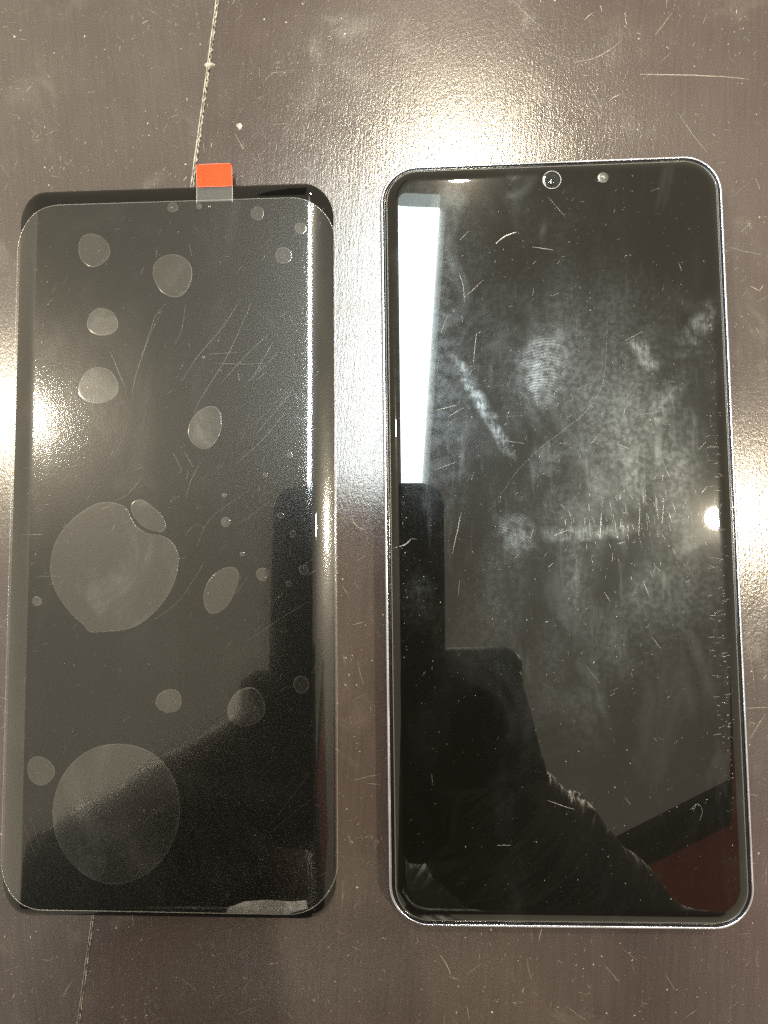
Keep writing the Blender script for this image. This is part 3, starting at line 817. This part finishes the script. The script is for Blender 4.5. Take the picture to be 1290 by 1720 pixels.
for i in range(60):
    fd.append((-30 + rnd.gauss(0, 1.2), rnd.uniform(-20, 70), min(0.03 + rnd.expovariate(30), 0.17)))
stuff(link("film_dust", flecks_mesh(fd, ZF+0.09), MAT_GLASS_DUST, screen))

# ------------------------------------------------------------------ lamps overhead (seen mirrored in the glass)
MAT_TUBE = emission("cool_diffuser", (0.90, 1.0, 0.99), TUBE_RADIANCE)
MAT_WARM = emission("warm_lamp_face", (1.0, 0.87, 0.64), SPOT_RADIANCE)
MAT_HOUSING, _nt, _p = principled("white_housing", (0.75, 0.76, 0.75), 0.4)
MAT_SPOT_BODY, _nt, _p = principled("pale_spot_body", (0.5, 0.48, 0.44), 0.4)

def box(x0, x1, y0, y1, z0, z1):
    v = [(x0, y0, z0), (x1, y0, z0), (x1, y1, z0), (x0, y1, z0), (x0, y0, z1), (x1, y0, z1), (x1, y1, z1), (x0, y1, z1)]
    return v, [(0, 3, 2, 1), (4, 5, 6, 7), (0, 1, 5, 4), (1, 2, 6, 5), (2, 3, 7, 6), (3, 0, 4, 7)]
LX, LY, LZ = -113.0, 420.0, 1800.0
lamp = thing("ceiling_light", "long cool white strip light hanging above the table", "ceiling light", (LX, LY, LZ), math.radians(-4.6))
link("housing", mesh(*box(-125, 125, -560, 580, 12, 70)), MAT_HOUSING, lamp, smooth=False)
link("diffuser", mesh(*box(-107, 107, -545, 540, 0, 11)), MAT_TUBE, lamp, smooth=False)
link("diffuser_end", mesh(*box(-107, 107, 541, 578, 0, 11)), emission("dim_diffuser_end", (0.85, 1.0, 0.97), 7.0), lamp, smooth=False)

def spotlight(x, y, z, r, label):
    o = thing("spotlight", label, "spotlight", (x, y, z))
    link("lamp_face", mesh(*[q if i == 0 else [tuple(reversed(t)) for t in q] for i, q in enumerate(disc(0, 0, [(r, 0.5), (r*0.98, 0.0)], 32))]), MAT_WARM, o)
    n = 32
    rings = [[(rr_*math.cos(2*math.pi*i/n), rr_*math.sin(2*math.pi*i/n), zz) for i in range(n)] for rr_, zz in ((r*1.02, 1.0), (r*1.03, -2), (r*1.10, -2), (r*1.12, 90), (r*0.6, 110))]
    link("lamp_body", mesh(*loft(rings, cap_last=True)), MAT_SPOT_BODY, o)
    return o
spotlight(-1122, 408, 1800, 27, "warm round spotlight above the replacement screen")
spotlight(92, 1056, 1800, 27, "warm round spotlight beyond the far end of the phone")
spotlight(734, 100, 1800, 28, "warm round spotlight to the side of the phone")


MAT_REDBOARD, _nt, _p = principled("dull_red_paint", (0.62, 0.17, 0.14), 0.6)
MAT_DARKWOOD, _nt, _p = principled("dark_wood", (0.05, 0.04, 0.03), 0.5)
soffit = thing("soffit", "dull red overhead soffit with dark trim, mirrored at the lower right of the phone", "soffit", (489, -699, 1800), math.radians(26.2))
link("dark_trim", mesh(*box(-260, 900, -78, 0, -8, 40)), MAT_DARKWOOD, soffit, smooth=False)
link("red_panel", mesh(*box(-260, 900, -700, -79, 0, 40)), MAT_REDBOARD, soffit, smooth=False)
blocker = thing("reflection_blocker", "added dark board overhead, darkening the reflection on the far table top", "blocker", (-404, 1330, 1800), math.radians(1.0))  # added out of view to darken a band of the table's reflection
link("blocker_board", mesh(*box(-66, 62, -275, 900, 0, 60)), MAT_DARKWOOD, blocker, smooth=False)
# ------------------------------------------------------------------ the photographer and the phone in hand (only their mirror image is in the picture)
held = bpy.data.objects.new("held_phone", None)
COL.objects.link(held)
held["label"] = "dark phone held over the table taking the picture, mirrored in both screens"
held["category"] = "phone"
held.matrix_world = cam.matrix_basis if False else Matrix.LocRotScale(cam.location, cam.rotation_euler, None)
MAT_HELD, _nt, _p = principled("dark_phone_back", (0.018, 0.021, 0.024), 0.35)
MAT_SCREEN_ON, _nt, _p = principled("phone_screen", (0.01, 0.01, 0.012), 0.1)
hp = rr_rings(79, 160, 11, [(2.5, 3.0), (0.8, 3.2), (0, 4.2), (0, 9.5), (0.6, 10.6), (2.0, 11.0)], cx=-29.0, cy=-44.0)
v, f = loft(hp, cap_first=True, cap_last=True)
link("phone_body", mesh(v, f), MAT_HELD, held)
bump = rr_rings(36, 36, 9, [(0.0, 3.1), (0.1, 1.9), (0.8, 1.6)], cx=-11.0, cy=14.0)
v, f = loft(bump, cap_last=True)
link("camera_bump", mesh(v, [tuple(reversed(q)) for q in f]), MAT_HELD, held)
for (lx, ly) in ((0.0, 0.0), (-1.5, 22.5), (-20.0, 9.0)):
    v, f = disc(lx, ly, [(7.0, 1.9), (7.0, 1.25), (6.2, 1.1), (5.6, 1.3)], 28)
    link("camera_lens", mesh(v, [tuple(reversed(q)) for q in f]), MAT_LENS, held)

def capsule(bm, p0, r0, p1, r1, n=14):
    p0, p1 = Vector(p0), Vector(p1)
    d = (p1-p0); L = d.length
    q = Vector((0, 0, 1)).rotation_difference(d.normalized())
    prof = []
    for i in range(0, 6):
        a = math.radians(-90 + 90*i/5.0)
        prof.append((r0*math.cos(a), r0*math.sin(a)))
    for i in range(0, 6):
        a = math.radians(90*i/5.0)
        prof.append((r1*math.cos(a), L + r1*math.sin(a)))
    prev = None
    for (r, z) in prof:
        ring = [bm.verts.new((p0 + q @ Vector((max(r, 0.02)*math.cos(2*math.pi*i/n), max(r, 0.02)*math.sin(2*math.pi*i/n), z))) * MM) for i in range(n)]
        if prev:
            for i in range(n):
                j = (i+1) % n
                bm.faces.new((prev[i], prev[j], ring[j], ring[i]))
        else:
            bm.faces.new(list(reversed(ring)))
        prev = ring
    bm.faces.new(prev)

def ellipsoid(bm, c, rad, rot=(0, 0, 0)):
    M_ = Matrix.Translation(Vector(c)*MM) @ Euler(rot).to_matrix().to_4x4() @ Matrix.Diagonal((rad[0]*MM, rad[1]*MM, rad[2]*MM, 1))
    bmesh.ops.create_uvsphere(bm, u_segments=16, v_segments=10, radius=1.0, matrix=M_)

def chain(bm, pts):
    for (a, ra), (b, rb) in zip(pts, pts[1:]):
        capsule(bm, a, ra, b, rb)

def remeshed(bm, voxel, smooth_it):
    me = bpy.data.meshes.new("tmp"); bm.to_mesh(me); bm.free()
    o = bpy.data.objects.new("tmp", me); COL.objects.link(o)
    r = o.modifiers.new("r", 'REMESH'); r.mode = 'VOXEL'; r.voxel_size = voxel*MM
    s = o.modifiers.new("s", 'SMOOTH'); s.iterations = smooth_it; s.factor = 0.5
    dg = bpy.context.evaluated_depsgraph_get()
    res = bpy.data.meshes.new_from_object(o.evaluated_get(dg))
    bpy.data.objects.remove(o)
    return res

bm = bmesh.new()
# trunk leaning over the table edge, hips and legs below it
chain(bm, [((-150, -560, 60), 150), ((-155, -540, 240), 145), ((-160, -480, 420), 150)])
ellipsoid(bm, (-150, -430, 420), (220, 130, 170), (0.5, 0, 0))
ellipsoid(bm, (-30, -385, 430), (95, 95, 120), (0.5, 0, 0))
chain(bm, [((-160, -440, 500), 70), ((-180, -390, 560), 55)])                      # neck
chain(bm, [((-70, -560, 20), 95), ((-60, -560, -330), 72), ((-60, -575, -660), 50), ((-60, -500, -705), 38)])
chain(bm, [((-235, -560, 20), 95), ((-250, -560, -330), 72), ((-250, -575, -660), 50), ((-250, -500, -705), 38)])
# head, bowed towards the phone
ellipsoid(bm, (-200, -330, 610), (76, 92, 108), (0.55, 0.05, 0))
ellipsoid(bm, (-203, -285, 560), (56, 60, 62), (0.5, 0, 0))
capsule(bm, (-203, -245, 598), 9, (-203, -222, 575), 13)                            # nose
for s in (-1, 1):
    ellipsoid(bm, (-203+s*77, -340, 600), (10, 20, 32), (0.4, 0, 0))                # ears
    ellipsoid(bm, (-203+s*30, -250, 612), (17, 12, 9), (0.4, 0, 0))                 # brows
capsule(bm, (-222, -236, 545), 8, (-184, -236, 545), 8)                             # lips
ellipsoid(bm, (-60, -350, 560), (115, 85, 105), (0.5, 0, 0))                        # hood bulk added to block a bright gap in the reflection
# arms
prnd = random.Random(4)
def sleeve(pts):
    """padded sleeve: bunched rings of cloth of uneven size along the arm"""
    chain(bm, [(q, r*0.86) for q, r in pts])
    for (a_, ra), (b_, rb) in zip(pts, pts[1:]):
        a_, b_ = Vector(a_), Vector(b_)
        d = (b_-a_); L = d.length
        rotm = Vector((0, 0, 1)).rotation_difference(d.normalized())
        t = 0.0
        while t < L:
            f_ = t/L
            r = (ra*(1-f_) + rb*f_) * prnd.uniform(0.97, 1.025)
            tilt = Euler((prnd.uniform(-0.35, 0.35), prnd.uniform(-0.35, 0.35), 0)).to_quaternion()
            ellipsoid(bm, a_ + d*f_ + Vector([prnd.uniform(-3, 3) for _ in range(3)]), (r, r, prnd.uniform(8, 14)), (rotm @ tilt).to_euler())
            t += prnd.uniform(13, 22)
sleeve([((25, -455, 450), 74), ((136, -322, 262), 60), ((66, -205, 222), 50), ((-8, -114, 196), 37)])
sleeve([((-345, -450, 450), 74), ((-310, -262, 268), 58), ((-214, -186, 228), 48), ((-108, -106, 200), 37)])
# right hand: palm beside the phone, fingers folded round its edge
chain(bm, [((-8, -112, 196), 27), ((-2, -90, 190), 25), ((-4, -66, 187), 21)])
chain(bm, [((-6, -80, 186), 17), ((-14, -70, 190), 14)])
for (y0, z0, l) in ((-50, 186, 1.0), (-66, 187, 1.05), (-82, 187, 1.0), (-97, 188, 0.85)):
    chain(bm, [((0, y0-4, z0), 10), ((6, y0, z0-12), 9), ((-4, y0+1, z0-19), 8.4), ((-4-24*l, y0+2, z0-21), 7.4)])
chain(bm, [((-6, -84, 196), 13), ((-20, -66, 196), 11), ((-36, -48, 195), 9.5), ((-48, -38, 194), 8)])   # thumb over the screen side
# left hand
chain(bm, [((-108, -106, 200), 27), ((-101, -92, 194), 22), ((-98, -78, 190), 18)])
for (y0, z0, l) in ((-58, 188, 1.0), (-73, 189, 1.05), (-88, 189, 1.0), (-102, 190, 0.85)):
    chain(bm, [((-101, y0-8, z0), 10), ((-106, y0-4, z0-11), 9), ((-98, y0-3, z0-18), 8.4), ((-98+24*l, y0-2, z0-20), 7.4)])
chain(bm, [((-108, -88, 198), 13), ((-94, -70, 197), 11), ((-80, -52, 196), 9.5), ((-70, -44, 195), 8)])
body = remeshed(bm, 4.5, 8)

MAT_SKIN, _nt, _p = principled("skin", (0.16, 0.10, 0.07), 0.45)
MAT_HAND, _nt, _p = principled("dark_hand", (0.018, 0.017, 0.016), 0.5)  # hands coloured near black
def jacket(name, ang):
    """shiny black nylon gathered in folds across the sleeve"""
    m, nt, pr_ = principled(name, (0.03, 0.03, 0.03), 0.40, spec=1.0, ior=1.7)
    oc = mapping(nt, objcoord(nt), rot=(0, 0, -ang))
    w = noise(nt, mapping(nt, oc, scale=(130, 22, 22)), 1.0, 2.0, 0.5, 0.7)
    bb = N(nt, "ShaderNodeBump"); bb.inputs["Strength"].default_value = 0.85; bb.inputs["Distance"].default_value = 0.006
    nt.links.new(w, bb.inputs["Height"]); nt.links.new(bb.outputs[0], pr_.inputs["Normal"])
    return m
MAT_JACKET = jacket("black_nylon_jacket", math.radians(127))
MAT_JACKET_L = jacket("black_nylon_sleeve", math.radians(37))
MAT_TROUSERS, _nt, _p = principled("dark_trousers", (0.02, 0.02, 0.025), 0.8)
person = link("person", body, MAT_JACKET)
body.materials.append(MAT_SKIN); body.materials.append(MAT_TROUSERS); body.materials.append(MAT_HAND); body.materials.append(MAT_JACKET_L)
for p in body.polygons:
    c = p.center / MM
    if c.z > 520 and c.y > -430 and abs(c.x + 203) < 92 or (c.y > -118 and c.z < 300 and -160 < c.x < 60 and (c.y > -100 or False)):
        p.material_index = 1 if c.z > 520 else 3
    elif c.z < 60:
        p.material_index = 2
    elif c.x < -100:
        p.material_index = 4
person["label"] = "person in a black quilted jacket leaning over, mirrored in the lower half of both screens"
person["category"] = "person"
bm = bmesh.new()
ellipsoid(bm, (-200, -346, 640), (84, 96, 96), (0.45, 0.05, 0))
ellipsoid(bm, (-200, -392, 600), (70, 50, 70), (0.3, 0, 0))
hair_me = remeshed(bm, 6.0, 2)
MAT_HAIR, _nt, _p = principled("dark_hair", (0.010, 0.008, 0.006), 0.5)
link("hair", hair_me, MAT_HAIR, person)
